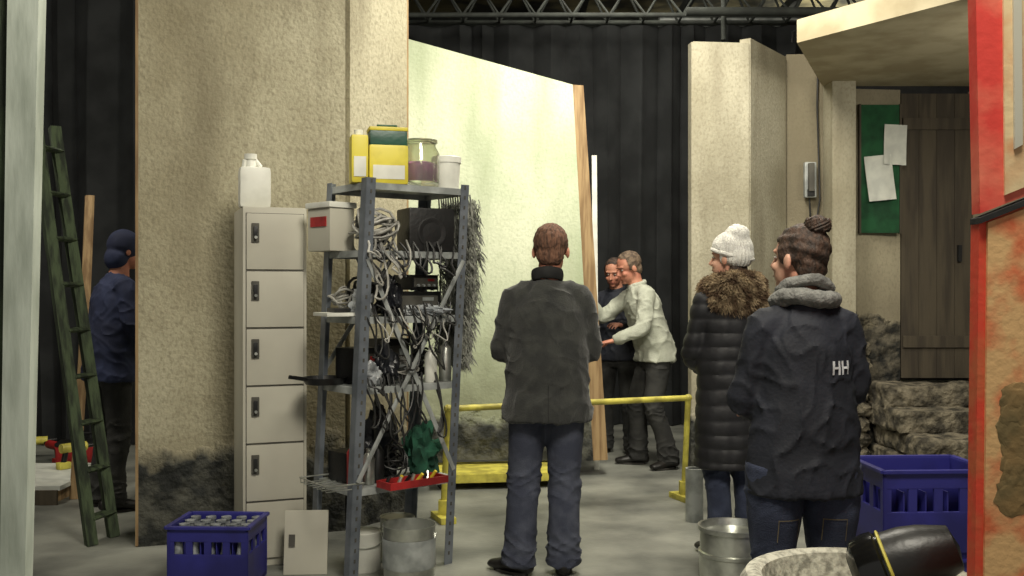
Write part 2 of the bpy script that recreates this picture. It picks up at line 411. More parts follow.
        t.ball((0,-.018,.045), (.092,.108,.10), M_knit, 4); t.ball((0,-.045,.125), (.062,.064,.052), M_knit, 3); t.ball((-.01,-.06,.01), (.084,.072,.07), M_knit, 3)
        me = remesh(t, .007, 5)
        displace(me, lambda co, n: .0022*math.sin(math.atan2(co.x, co.y+.02)*34)+.004*noise.noise(co*22))
        hb2 = bmesh.new(); hb2.from_mesh(me)
        bmesh.ops.delete(hb2, geom=[v for v in hb2.verts if (v.co.y > .02 and v.co.z < .045) or v.co.z < -.045], context='VERTS'); hb2.to_mesh(me); hb2.free()
        me.transform(HM); main.add_mesh(me, M_knit)
        pts = [(.09*math.sin(a), -.018+.106*math.cos(a), .05-.035*(1-math.cos(a))/1.2) for a in [i*2*math.pi/28 for i in range(28)]]
        main.tube(pts, .011, M_knit, seg=8, closed=True, M=HM)
        t = B('u'); t.ball((0,-.05,-.055), (.068,.045,.05), hair, 3); me = remesh(t, .007, 1); me.transform(HM); main.add_mesh(me, hair)
    elif hairstyle == 'hood':
        t.ball((0,-.018,.035), (.094,.108,.1), top, 4); t.ball((0,-.05,-.06), (.085,.075,.08), top, 3)
        me = remesh(t, .008, 4)
        displace(me, lambda co, n: .006*noise.noise(co*14))
        hb2 = bmesh.new(); hb2.from_mesh(me)
        bmesh.ops.delete(hb2, geom=[v for v in hb2.verts if v.co.y > .055 and v.co.z < .075], context='VERTS'); hb2.to_mesh(me); hb2.free()
        me.transform(HM); main.add_mesh(me, top)
    if collar:
        cm, rr, hh, tk, cht = collar
        pts = []
        for i in range(24):
            a = i*2*math.pi/24
            pts.append(NK+V((rr*math.sin(a), rr*.95*math.cos(a)-.005, hh-.018*math.cos(a))))
        t = B('c'); t.tube(pts, [(cht, tk)]*24, cm, seg=12, closed=True, side=(0,0,1))
        me = remesh(t, .006, 2); displace(me, lambda co, n: .003*noise.noise(co*20)); main.add_mesh(me, cm)
    for W, E, sg, kd, kn, kc in ((WL, EL, -1, 'dL', 'nL', 'cL'), (WR, ER, 1, 'dR', 'nR', 'cR')):
        d = V(J.get(kd, (W-E))).normalized(); n = J.get(kn, (-sg*1.0, .2, 0)) 
        hand(main, W+d*.012, d, n, skin, side=J.get('s'+kd[1], sg), curl=J.get(kc, .35))
    if extra: extra(main, dict(NK=NK, P=P, HM=HM, HC=HC))
    s = H/1.78
    return main.finish(loc=loc, rotz=yaw, scale=s)

def stamp(main, polys, m, front=False, off=.003):
    bvh = BVHTree.FromBMesh(main.bm); k = main.mi(m)
    for (x0, z0, x1, z1) in polys:
        nx, nz_ = max(1, int(abs(x1-x0)/.012)), max(1, int(abs(z1-z0)/.012)); grid = []
        for i in range(nx+1):
            col = []
            for j in range(nz_+1):
                x = x0+(x1-x0)*i/nx; z = z0+(z1-z0)*j/nz_
                o = V((x, 1.0 if front else -1.0, z)); h = bvh.ray_cast(o, V((0, -1 if front else 1, 0)))
                y = h[0].y if h[0] is not None else 0
                col.append(main.bm.verts.new((x, y+(off if front else -off), z)))
            grid.append(col)
        for i in range(nx):
            for j in range(nz_):
                f = main.bm.faces.new((grid[i][j], grid[i+1][j], grid[i+1][j+1], grid[i][j+1])); f.material_index = k

def ex_c(b, d):
    stamp(b, [(-.002, .80, .002, .98)], M_dark, off=.002)
person('man_in_charcoal_jacket', (.18, 5.12, 0), 0.0, 1.76, M_jack, M_jean, M_hairr, M_skin,
    J=dict(EL=(-.232,.05,1.14), ER=(.232,.05,1.14), WL=(.0,.24,1.19), WR=(.02,.27,1.14), AL=(-.15,-.03,.085), AR=(.085,-.02,.085), KL=(-.12,.03,.49), KR=(.09,.02,.49),
           FL=-.9, FR=.05, dL=(1,.05,.15), dR=(-1,.05,.15), nL=(0,-1,0), nR=(0,-1,0), sL=1, sR=-1, head=(.02,.02,1.668)),
    hem=.79, bulk=1.08, hipw=1.0, shoulder=1.06, waist=1.2, flare=1.15, baggy=1.22, hs=1.13, slope=.09, armr=1.0, collar=(M_dark, .071, .035, .014, .034), head=(-.05, 0, -.1), extra=ex_c)

def ex_hh(b, d):
    x, z = .055, 1.23; w = .009; P = []
    for k in (0, 1):
        o = x+k*.042
        P += [(o, z, o+w, z+.05), (o+.026, z, o+.026+w, z+.05), (o+w, z+.021, o+.026, z+.029)]
    stamp(b, P, M_logo)
    stamp(b, [(-.13, .70, -.045, .704), (.045, .70, .13, .704), (-.13, .62, -.127, .70), (-.045, .62, -.042, .70), (.045, .62, .048, .70), (.127, .62, .13, .70)], M_stitch)
    for i, (r, h, tk) in enumerate(((.088, .030, .042), (.080, .075, .032))):
        pts = [d['NK']+V((r*math.sin(a), r*.95*math.cos(a), h-.02*math.cos(a)*(1 if i else .5)+.008*math.sin(a*2+i))) for a in [j*2*math.pi/26 for j in range(26)]]
        t = B('c'); t.tube(pts, [(tk*.8, tk)]*26, M_scarf, seg=12, closed=True, side=(0,0,1)); me = remesh(t, .008, 2)
        displace(me, lambda co, n: .014*noise.noise(co*13)+.005*noise.noise(co*40)); b.add_mesh(me, M_scarf)
person('woman_in_navy_jacket', (1.02, 3.5, 0), .10, 1.68, M_navy, M_jeand, M_hairb, M_skin2,
    J=dict(EL=(-.215,.05,1.11), ER=(.21,.04,1.15), WL=(.02,.24,1.12), WR=(-.02,.22,1.07), dL=(1,.05,.1), dR=(-1,.05,.1), nL=(0,-1,0), nR=(0,-1,0), sL=1, sR=-1,
           AL=(-.12,-.02,.085), AR=(.12,-.02,.085), neck=(0,-.01,1.47), head=(-.01,.02,1.650)),
    hem=.78, bulk=1.0, hipw=1.14, waist=1.15, shoulder=.96, hs=1.07, baggy=1.05, hairstyle='bun', head=(.05, 0, .6), slope=.075, extra=ex_hh)

def ex_fur(b, d):
    NK = d['NK']; t = B('c')
    t.tube([NK+V((.115*math.sin(a), .105*math.cos(a)-.01, -.0-.03*math.cos(a))) for a in [j*2*math.pi/26 for j in range(26)]], [(.055,.06)]*26, M_fur, seg=14, closed=True, side=(0,0,1))
    t.ball(NK+V((0,-.10,-.055)), (.165,.055,.09), M_fur, 3)
    me = remesh(t, .01, 3); pn = []
    for v in me.vertices:
        for r in range(3): pn.append((v.co.copy()+V((random.uniform(-.006,.006),)*3), v.normal.copy()))
    b.add_mesh(me, M_fur); tufts(b, pn, M_fur, .03, .0025, down=.25, rnd=.6)
def puff(co, n):
    k = .009*abs(math.sin(co.z*math.pi/.078+.9*noise.noise(co*3)))**.6-.004
    return k + noise.noise(V((co.x*16, co.y*16, co.z*7)))*.007
person('woman_in_puffer_coat', (1.19, 5.45, 0), .25, 1.73, M_puff, M_jeand, M_hairb, M_skin2,
    J=dict(EL=(-.205,.06,1.13), ER=(.21,.04,1.13), WL=(-.08,.24,1.03), WR=(.1,.24,1.03), dL=(1,.1,0), dR=(-1,.1,0), nL=(0,-1,0), nR=(0,-1,0), sL=1, sR=-1,
           AL=(-.07,-.02,.085), AR=(.10,-.02,.085), KL=(-.08,.02,.49), KR=(.09,.02,.49)),
    hem=.50, bulk=1.06, hipw=1.0, waist=1.1, shoulder=.93, hs=1.08, hairstyle='beanie', head=(0, 0, .7), tfn=puff, extra=ex_fur)

person('man_in_pale_sweater', (1.14, 8.16, 0), math.radians(103), 1.78, M_shirt, M_dtr, M_hairg, M_skin,
    J=dict(pelvis=(0,-.03,.95), neck=(0,.13,1.47), head=(0,.20,1.62), EL=(-.24,.17,1.14), WL=(-.16,.37,1.04), ER=(.20,.36,1.22), WR=(.13,.50,1.37),
           KL=(-.12,.03,.49), KR=(.12,.09,.49), AL=(-.14,-.1,.085), AR=(.13,.07,.085), dL=(.2,1,-.2), dR=(-.1,.7,.7), nL=(0,-.2,-1), nR=(0,1,-.4), cL=.3, cR=.35),
    hem=.86, bulk=1.1, waist=1.08, hs=1.08, baggy=1.1, collar=(M_shirt, .066, .015, .016, .024), head=(-.35, 0, .12), hairstyle='receding')
person('man_in_dark_jacket', (.93, 8.80, 0), math.radians(150), 1.72, M_navy, M_dtr, M_hairb, M_skin,
    J=dict(EL=(-.25,.06,1.16), WL=(-.16,.28,1.18), ER=(.25,.06,1.16), WR=(.2,.3,1.22), dL=(.1,1,.1), dR=(0,1,.3), nL=(.3,0,-1), nR=(-.3,0,-1), neck=(0,.03,1.48), head=(0,.08,1.645)),
    hem=.85, bulk=1.05, hs=1.08, collar=(M_navy, .068, .01, .016, .03), head=(-.3, 0, .1), hairstyle='receding')
person('man_in_blue_hooded_jacket', (-2.66, 6.62, 0), math.radians(-50), 1.84, M_navy2, M_dtr, M_hairb, M_skin,
    J=dict(neck=(0,.05,1.48), head=(0,.10,1.65), EL=(-.25,.07,1.16), WL=(-.2,.28,1.08), ER=(.25,.07,1.16), WR=(.2,.3,1.1), dL=(0,1,0), dR=(0,1,0), nL=(.3,0,-1), nR=(-.3,0,-1)),
    hem=.82, bulk=1.14, waist=1.12, hairstyle='hood', head=(-.2, 0, 0))

# ------------------------------------------------------------------ room shell
b = B('floor'); b.box((1, 7, -.05), (14, 18, .1), M_floor); b.finish(smooth=False)
b = B('ceiling'); b.box((1, 7, 4.9), (14, 18, .1), M_ceil); b.finish(smooth=False)
b = B('wall_back'); b.box((1, 15.9, 2.42), (14, .1, 4.84), M_dark); b.finish(smooth=False)
b = B('wall_left'); b.box((-5.95, 7, 2.42), (.1, 17.6, 4.84), M_dark); b.finish(smooth=False)
b = B('wall_right'); b.box((7.95, 7, 2.42), (.1, 17.6, 4.84), M_dark); b.finish(smooth=False)
for i in range(7):
    y = 3+i*1.9; b = B('ceiling_beam'); b.box((1, y, 4.76), (13.6, .14, .16), M_beam); b.finish(smooth=False)
for i in range(6):
    x = .8+i*1.15; b = B('ceiling_joist'); b.box((x, 12.4, 4.62), (.07, 6.2, .10), M_beam); b.finish(smooth=False)

def curtain(name, x0, x1, y, z0, z1, folds, amp, m):
    b = B(name); n = int((x1-x0)/.02); rows = 14; g = []
    for i in range(n+1):
        x = x0+(x1-x0)*i/n; col = []
        for j in range(rows+1):
            t = j/rows; z = z0+(z1-z0)*t
            ph = (x-x0)*2*math.pi*folds+noise.noise(V((x*1.7, t*.6, 1)))*4.5
            yy = y+amp*math.sin(ph)*(1-.25*t)*(.6+.8*abs(noise.noise(V((x*2,0,7)))))+.03*noise.noise(V((x*3, t*2, 5)))
            col.append(b.bm.verts.new((x+.02*math.sin(ph*2), yy, z)))
        g.append(col)
    k = b.mi(m)
    for i in range(n):
        for j in range(rows): b.bm.faces.new((g[i][j], g[i+1][j], g[i+1][j+1], g[i][j+1])).material_index = k
    b.cyl((x0, y, z1+.02), (x1, y, z1+.02), .025, M_beam)
    return b.finish()
curtain('stage_curtain', -1.6, 3.2, 10.6, .01, 4.24, 3.0, .12, M_black)
curtain('stage_curtain', -5.6, -1.7, 9.3, .01, 4.5, 3.2, .11, M_black)

def truss(name, p0, p1, h=.3):
    b = B(name); p0, p1 = V(p0), V(p1); d = (p1-p0).normalized(); side = d.cross(V((0,0,1))).normalized()*.14
    for o in (side, -side, V((0,0,h))): b.cyl(p0+o, p1+o, .025, M_beam, seg=10)
    L = (p1-p0).length; n = int(L/.35)
    for i in range(n):
        a = p0+d*(i*L/n); c = p0+d*((i+.5)*L/n); e = p0+d*((i+1)*L/n)
        for s in (side, -side):
            b.cyl(a+s, c+V((0,0,h)), .012, M_beam, seg=6); b.cyl(c+V((0,0,h)), e+s, .012, M_beam, seg=6)
        b.cyl(a+side, a-side, .012, M_beam, seg=6)
    return b.finish()
truss('lighting_truss', (-1.2, 9.9, 4.12), (7.4, 9.9, 4.12))
truss('lighting_truss', (1.2, 11.6, 4.2), (7.6, 11.6, 4.2))
b = B('ventilation_pipe'); b.cyl((1.6, 9.2, 4.0), (7.4, 9.2, 4.0), .04, M_beam); b.finish()
b = B('ventilation_pipe'); b.cyl((1.6, 10.9, 4.36), (7.4, 10.9, 4.36), .07, M_shelf); b.finish()
b = B('scaffold_pipe'); b.cyl((1.8, 13.4, 4.48), (6.4, 13.4, 4.48), .03, M_shelf); b.finish()
b = B('scaffold_pipe'); b.cyl((2.0, 9.45, 3.8), (2.0, 9.45, 4.8), .025, M_beam); b.finish()
def lampfix(loc, rz):
    b = B('stage_spotlight'); 
    b.lathe([(.0,-.16),(.07,-.15),(.09,-.05),(.1,.12),(.11,.14),(.095,.14),(.09,.1),(0,.09)], M_blk, M=Euler((1.0, 0, 0)).to_matrix().to_4x4()@Matrix.Rotation(math.pi, 4, 'X'))
    b.tube([(-.12,0,0), (-.12,0,.1), (0,0,.14), (.12,0,.1), (.12,0,0)], .01, M_blk, seg=8); b.cyl((0,0,.13), (0,0,.18), .02, M_blk)
    b.finish(loc=loc, rotz=rz)
lampfix((2.9, 9.9, 3.9), -.4); lampfix((4.0, 9.9, 3.9), .2)

# ------------------------------------------------------------------ scenery flats
def flat(name, p0, p1, z0, z1a, z1b, m, th=.09, edge=(True, True), em=None):
    p0 = V((p0[0], p0[1], 0)); p1 = V((p1[0], p1[1], 0)); d = (p1-p0).normalized(); n = V((-d.y, d.x, 0))*th
    b = B(name)
    b.quadprism([p0+V((0,0,z0)), p1+V((0,0,z0)), p1+V((0,0,z1b)), p0+V((0,0,z1a))], n, m)
    for p, z, sg, e in ((p0, z1a, -1, edge[0]), (p1, z1b, 1, edge[1])):
        if e:
            c = p+n*.5+d*sg*.008
            b.box((c.x, c.y, (z0+z)/2), (.016, th, z-z0-.01), em or M_wood, rot=(0, 0, math.atan2(d.y, d.x)))
    return b.finish(smooth=False)
flat('wall_left_flat', (-2.10, 5.62), (-1.0, 6.0), 0.0, 4.0, 4.0, M_pl1, edge=(True, False))
flat('wall_return_flat', (-.975, 6.02), (-.675, 6.42), 0.0, 4.0, 4.0, M_pl1, edge=(False, True))
b = B('scenery_flat')
BL, BR, TR, TL = V((-.95,7.5,.17)), V((.63,7.74,.12)), V((.47,7.74,3.03)), V((-.80,7.5,3.33))
b.quadprism([BL, BR, TR, TL], (0,.07,0), M_pl2)
b.quadprism([BR, BR+V((.115,.03,0)), TR+V((.085,.03,0)), TR], (0,.10,0), M_wood)
for k in (.2, .5, .8): b.quadprism([BL.lerp(TL,k)+V((0,.07,0)), BR.lerp(TR,k)+V((0,.07,0)), BR.lerp(TR,k)+V((0,.07,.07)), BL.lerp(TL,k)+V((0,.07,.07))], (0,.04,0), M_wood)
b.finish(smooth=False)
b = B('timber_batten'); b.quadprism([(.66,8.02,0), (.70,8.02,0), (.68,8.02,2.52), (.64,8.02,2.52)], (0,.04,0), M_white); b.finish(smooth=False)

flat('wall_right_pier', (1.415, 7.8), (1.86, 7.85), 0, 3.38, 3.38, M_pl3, edge=(True, False), em=M_pl3)
flat('wall_right_return', (1.875, 7.86), (2.33, 8.50), 0, 3.42, 3.42, M_pl3, edge=(False, False))
flat('wall_right_bay', (2.345, 8.54), (2.66, 8.50), 0, 3.45, 3.45, M_pl4, edge=(False, False))
b = B('wall_column'); b.box((2.735, 8.36, 1.66), (.20, .26, 3.32), M_pl3, bev=.02); b.finish()
b = B('wall_door'); b.quadprism([(2.84,8.45,0), (3.30,8.5,0), (3.30,8.5,3.14), (2.84,8.45,3.14)], (0,.1,0), M_pl4)
b.quadprism([(3.92,8.5,0), (5.2,8.5,0), (5.2,8.5,3.14), (3.92,8.5,3.14)], (0,.1,0), M_pl4); b.finish(smooth=False)
b = B('door_1')
for i in range(4):
    b.box((3.385+i*.152, 8.53, 1.90), (.150, .05, 2.42), M_dwood, bev=.004)
for z in (1.0, 2.85): b.box((3.61, 8.495, z), (.58, .02, .1), M_dwood, bev=.004)
b.box((3.80, 8.49, 1.75), (.03, .03, .14), M_dark); b.finish(smooth=False)
b = B('stone_steps')
def step(x0, x1, y0, y1, z0, z1, seed):
    """one worn stone tread: subdivided box with chipped, uneven edges"""
    t = B('st'); t.box(((x0+x1)/2, (y0+y1)/2, (z0+z1)/2), (x1-x0, y1-y0, z1-z0), M_stone)
    me = remesh(t, .024, 3, .5)
    displace(me, lambda co, n: .022*noise.noise(V((co.x*5+seed, co.y*6, co.z*8)))+.010*noise.noise(co*19))
    b.add_mesh(me, M_stone)
for i, (z, y) in enumerate(((.17,7.1), (.34,7.4), (.51,7.7), (.68,8.0))):
    step(3.00+.03*math.sin(i*2), 4.5, y, 8.42, max(.015, z-.185), z-.005, i*3)
b.finish()
b = B('rubble_masonry')
rr = random.Random(5)
for r_ in range(8):
    x = 2.87
    while x < 2.93+.03*rr.random():
        w = rr.uniform(.09,.13); b.ball((x+w*.3, 8.33, .07+r_*.125), (w*.6,.085,.068), M_stone, 3, nz=.35, seed=r_*5+x); x += w
b.finish()
b = B('roof_soffit')
b.quadprism([(1.98,6.95,3.16), (2.62,8.44,3.16), (5.4,8.44,3.16), (5.4,4.0,3.16), (3.9,4.0,3.16)], (0,0,.16), M_soff)
b.finish(smooth=False)

b = B('notice_board')
b.box((3.10, 8.435, 2.46), (.34, .03, 1.08), M_felt); 
for x in (2.93, 3.27): b.box((x, 8.43, 2.46), (.015, .04, 1.09), M_dwood)
nb = b.finish(smooth=False)
def paper(loc, w, h, r):
    b = B('paper_sheet'); n = 6; g = []
    for i in range(n+1):
        g.append([b.bm.verts.new(((i/n-.5)*w, -.004-.03*(1-j/n)**2*abs(math.sin(i+1)), (j/n-.5)*h)) for j in range(n+1)])
    k = b.mi(M_paper)
    for i in range(n):
        for j in range(n): b.bm.faces.new((g[i][j], g[i+1][j], g[i+1][j+1], g[i][j+1]))
    o = b.finish(loc=loc, rot=(0, r, 0)); o.parent = nb
paper((3.22, 8.412, 2.66), .19, .34, .05); paper((3.09, 8.405, 2.38), .23, .38, -.1)
b = B('wall_phone'); b.box((0,0,0), (.10,.05,.30), M_shelf, bev=.012); b.box((0,-.04,.02), (.05,.04,.24), M_lock2, bev=.012)
b.box((0,-.035,-.11),(.06,.02,.06),M_dark,bev=.005); b.finish(loc=(2.52, 8.46, 2.37))
b = B('wall_cable'); b.tube([(2.60,8.49,3.4), (2.59,8.49,3.0), (2.60,8.48,2.6), (2.61,8.48,2.2), (2.58,8.48,2.02), (2.53,8.48,2.06), (2.52,8.475,2.22)], .008, M_cabk, seg=8); b.finish()

# ------------------------------------------------------------------ left side
b = B('door_jamb'); b.quadprism([(-1.545,3.0,0), (-1.475,3.0,0), (-1.395,3.0,3.4), (-1.50,3.0,3.4)], (0,.05,0), M_teal)
b.quadprism([(-1.75,3.02,0), (-1.547,3.02,0), (-1.502,3.02,3.4), (-1.75,3.02,3.4)], (0,.05,0), M_green); b.finish(smooth=False)
b = B('wooden_ladder')
A0, A1, C0, C1 = V((-2.38,5.66,0)), V((-2.765,5.80,2.42)), V((-2.335,5.86,0)), V((-2.745,6.00,2.42))
for p, q in ((A0, A1), (C0, C1)): b.tube([p, q], [(.040,.05)]*2, M_green, seg=4, side=(1,0,0))
for i in range(9):
    f = .06+i*.11; b.tube([A0.lerp(A1, f), C0.lerp(C1, f)], [(.016,.045)]*2, M_green, seg=8, side=(0,0,1))
b.finish(smooth=False)
b = B('wooden_stick'); b.tube([(-3.02,6.9,0), (-3.0,7.0,1.0), (-3.04,7.2,2.12)], [(.035,.02)]*3, M_wood, seg=8); b.finish()
b = B('wooden_platform'); b.box((-3.6, 7.15, .11), (1.1, .9, .03), M_paper, rot=(0,0,.03))
for x in (-4.08,-3.6,-3.12): b.box((x, 7.15, .048), (.05,.86,.095), M_wood)
b.box((-3.6, 6.705, .05), (1.1,.025,.098), M_dwood, rot=(0,0,.0)); b.finish(smooth=False)
b = B('toolbox'); b.box((0,0,.1), (.4,.22,.19), M_rcl, bev=.015); b.box((0,0,.205), (.41,.23,.03), M_blk, bev=.01)
b.tube([(-.1,0,.21), (-.1,0,.28), (.1,0,.28), (.1,0,.21)], .012, M_blk, seg=8); b.box((0,-.115,.17),(.06,.015,.05),M_shelf); b.finish(loc=(-3.46, 8.1, 0), rotz=.2)
def drill(loc, rz, m):
    b = B('power_drill'); b.cyl((-.09,0,.15), (.1,0,.15), .035, m); b.cyl((.1,0,.15), (.17,0,.15), .015, M_blk); b.tube([(-.05,0,.14), (-.07,0,.05)], .02, M_blk, seg=10); b.box((-.07,0,.025), (.09,.06,.05), m, bev=.008)
    b.finish(loc=loc, rotz=rz)
drill((-4.08, 8.55, 0), .4, M_yelp); drill((-3.80, 8.3, 0), 2.4, M_rcl); drill((-3.25, 7.4, .127), .9, M_yelp)
b = B('circular_saw'); b.cyl((0,-.02,.12), (0,.02,.12), .11, M_shelf); b.box((0,.05,.13), (.2,.1,.14), M_rcl, bev=.03); b.box((0,0,.01), (.34,.2,.015), M_shelf); b.tube([(-.1,.06,.17), (-.12,.06,.26), (.02,.06,.28), (.08,.06,.2)], .017, M_blk, seg=8)
b.finish(loc=(-3.98, 7.85, 0), rotz=.3)

# ------------------------------------------------------------------ locker
b = B('metal_locker'); W, D, Ht = .33, .46, 1.88
b.box((W/2, D/2, Ht/2), (W, D, Ht), M_lock, bev=.006)
dh = .302
for i in range(6):
    zc = Ht-.03-dh*(i+.5)
    b.box((W/2, .001, zc), (W-.03, .012, dh-.004), M_lock2)
    b.box((W/2, -.006, zc), (W-.035, .014, dh-.010), M_lock, bev=.004)
    b.box((.062, -.016, zc+.045), (.04, .014, .10), M_lock2, bev=.004)
    b.box((.062, -.028, zc+.05), (.02, .02, .055), M_blk, bev=.003)
    b.cyl((.062,-.03,zc+.02), (.062,-.045,zc+.02), .008, M_alu, seg=10)
b.finish(loc=(-1.40, 5.2, 0), rotz=math.radians(21))
b = B('loose_locker_door'); b.box((0,0,.16), (.22,.018,.32), M_lock, bev=.004); b.box((-.07,-.012,.17),(.03,.012,.06),M_lock2)
b.finish(loc=(-1.05, 5.08, .0), rot=(-.18, 0, .05))
b = B('jerrycan')
b.box((0,0,.11), (.165,.12,.22), M_white, bev=.03); b.tube([(-.055,0,.2), (-.05,0,.25), (.0,0,.262), (.03,0,.22)], [.016,.016,.016,.016], M_white, seg=10)
b.lathe([(.03,.21),(.028,.25),(.024,.26),(.033,.262),(.033,.29),(.0,.292)], M_white, c=(-.02,0,0)); b.finish(loc=(-1.38, 5.36, 1.882), rotz=.35)

# ------------------------------------------------------------------ shelving rack (leans a little to the right)
ang = math.radians(39); NX, NY = -.80, 4.9; SH = .045
RM = Matrix.Translation((NX, NY, 0)) @ Matrix.Rotation(ang, 4, 'Z')
def rp(u, v, z):
    p = RM @ V((u, v, z)); p.x += SH*z; return p
b = B('shelving_unit'); RW, RD, RH = .62, .40, 2.0
for x, y, sx, sy in ((0,0,1,1), (RW,0,-1,1), (0,RD,1,-1), (RW,RD,-1,-1)):
    b.box((x+sx*.025, y, RH/2), (.05, .004, RH), M_metal); b.box((x, y+sy*.025, RH/2), (.004, .05, RH), M_metal)
    for k in range(38):
        b.box((x+sx*.025, y-.0035*(1 if sy > 0 else -1), .06+k*.052), (.009, .003, .018), M_lock2)
LV = (.46, .96, 1.31, 1.64, 1.975)
for z in LV:
    b.box((RW/2, RD/2, z), (RW-.01, RD-.01, .006), M_shelf)
    for yy in (.004, RD-.004): b.box((RW/2, yy, z-.015), (RW-.012, .004, .032), M_shelf)
    for xx in (.004, RW-.004): b.box((xx, RD/2, z-.015), (.004, RD-.012, .032), M_shelf)
def strap(p, q): b.tube([p, q], [(.004,.014)]*2, M_shelf, seg=6, side=(0,1,0))
strap((.02,-.006,1.60), (RW-.02,-.006,.50)); strap((RW-.02,-.009,1.60), (.02,-.009,.50))
strap((.02,RD+.006,1.9), (RW-.02,RD+.006,1.0)); strap((RW-.02,RD+.009,1.9), (.02,RD+.009,1.0))
for v in b.bm.verts:
    k = SH*v.co.z; v.co.x += k*math.cos(ang); v.co.y -= k*math.sin(ang)
b.finish(loc=(NX, NY, 0), rotz=ang, smooth=False)

def tin(name, u, v, z, r, h, body, lid, band=None, handle=True, loc=None):
    b = B(name)
    b.lathe([(0,0),(r*.97,0),(r,.006),(r,h-.01),(r*1.03,h-.006),(r*1.03,h),(r*.9,h),(r*.88,h-.008),(0,h-.008)], body)
    if lid is not None: b.lathe([(r*.885,h-.0075),(r*.87,h-.003),(0,h-.003)], lid)
    if band: b.lathe([(r*1.004,h*.72),(r*1.006,h*.73),(r*1.006,h*.93),(r*1.004,h*.94)], band)
    if handle: b.tube([(r*1.02*math.cos(a), -.25*r-.8*r*math.sin(a), h*.8-.35*r*math.sin(a)) for a in [math.pi*i/12 for i in range(13)]], .003, M_alu, seg=6)
    return b.finish(loc=loc or rp(u, v, z), rotz=.3)
T = 1.98
b = B('yellow_canister')
b.box((0,0,.12), (.085,.14,.24), M_yel, bev=.015); b.box((0,-.072,.08), (.06,.003,.1), M_white); b.cyl((0,0,.24),(0,0,.27),.022,M_white)
b.finish(loc=rp(.035,.14,T), rotz=.25)
b = B('yellow_canister')
b.box((0,0,.10), (.20,.15,.20), M_yel, bev=.018); b.box((0,0,.235), (.19,.14,.075), M_navyb, bev=.012); b.box((0,0,.28), (.195,.145,.02), M_yel, bev=.006)
b.box((0,-.0765,.06), (.16,.003,.07), M_white); b.tube([(-.05,0,.288), (-.05,0,.305), (.05,0,.305), (.05,0,.288)], .006, M_navyb, seg=8)
b.finish(loc=rp(.19,.12,T), rotz=.25)
b = B('glass_jar'); r = .105
b.lathe([(0,.003),(r*.95,.003),(r,.02),(r,.18),(r*.82,.215),(r*.82,.24),(r*.86,.245),(r*.8,.245),(r*.78,.215),(r*.95,.175),(r*.95,.03),(0,.025)], M_glass)
b.lathe([(0,.028),(r*.93,.03),(r*.93,.12),(r*.6,.135),(0,.13)], M_purple); b.lathe([(r*.84,.232),(r*.9,.234),(r*.9,.25),(0,.252)], M_glass)
b.finish(loc=rp(.395,.13,T))
b = B('plastic_tub'); b.lathe([(0,0),(.064,0),(.073,.14),(.078,.14),(.078,.17),(.072,.175),(0,.175)], M_white); b.finish(loc=rp(.555,.11,T))
b = B('pigment_pot'); b.lathe([(0,0),(.036,0),(.038,.08),(.041,.08),(.041,.095),(0,.098)], M_purple); b.finish(loc=rp(.59,.26,T))
Z4, Z3, Z2, Z1 = LV[3]+.004, LV[2]+.004, LV[1]+.004, LV[0]+.004
def ebox(name, u, v, z, w, d, h, m, rz=0.0, kind=0):
    b = B(name); b.box((0,0,h/2+.004), (w,d,h), m, bev=.006)
    for sx in (-1,1):
        for sy in (-1,1): b.cyl((sx*w*.38, sy*d*.35, 0), (sx*w*.38, sy*d*.35, .006), .01, M_blk, seg=8)
    b.box((0,-d/2-.001,h*.55), (w*.86,.004,h*.6), M_lock2 if m is M_blk else M_blk)
    for i in range(4): b.cyl((-w*.3+i*w*.2, -d/2-.002, h*.35), (-w*.3+i*w*.2, -d/2-.014, h*.35), h*.09, M_shelf, seg=12)
    b.box((w*.2,-d/2-.004,h*.7), (w*.25,.004,h*.15), M_rcl if kind else M_shelf)
    b.finish(loc=rp(u,v,z), rotz=ang+rz)
b = B('loudspeaker'); b.box((0,0,.115), (.25,.2,.225), M_blk, bev=.01)
b.lathe([(.075,0),(.08,.006),(.07,.008),(.03,-.01),(0,-.005)], M_blk, M=Matrix.Translation((0,-.100,.10))@Matrix.Rotation(math.pi/2,4,'X'))
b.finish(loc=rp(.45,.13,Z4), rotz=.45)
def coil(name, c, R, n, m, r=.006, seed=0, flatk=.5):
    """loosely tangled cable: the loop plane keeps wandering"""
    b = B(name); pts = []
    for i in range(n*14):
        a = i*2*math.pi/14; w = V((i*.045, seed*3.1, 0))
        rr = R*(.8+.55*noise.noise(w)); tl = 2.2*noise.noise(w+V((0,0,5))); az = 2.6*noise.noise(w+V((0,9,0)))
        p = V((rr*math.cos(a), rr*.8*math.sin(a), 0)); p.rotate(Euler((tl+.5, .5*tl, az)))
        p += V((noise.noise(w*2+V((4,0,0))), noise.noise(w*2+V((0,4,0))), 0))*R*.5
        p.x = max(-R*1.1, min(R*1.1, p.x)); p.y = max(-R, min(R, p.y))
        pts.append(V((p.x, p.y, max(r, p.z*flatk*1.3+R*flatk))))
    b.tube(pts, r, m, seg=6); b.finish(loc=c)
coil('cable_coil', rp(.11,.09,Z4+.003), .115, 12, M_cab, .007, 1, 1.0)
coil('cable_coil', rp(.22,.24,Z4+.003), .085, 8, M_cabk, .007, 2, .9)
b = B('equipment_case'); b.box((0,0,.11), (.15,.20,.22), M_lock, bev=.008); b.box((-.076,0,.15), (.006,.14,.05), M_rcl); b.box((0,0,.235), (.17,.22,.03), M_white, bev=.008); b.finish(loc=rp(.0,.33,Z4), rotz=ang+.1)
def crumple(name, u, v, z, rad, m, seed, nz=.5):
    b = B(name); b.ball((0,0,rad[2]*.8), rad, m, 4, nz=nz, nf=9, seed=seed)
    for vv in b.bm.verts: vv.co.z = max(0.001, vv.co.z)
    b.finish(loc=rp(u, v, z), rotz=seed)
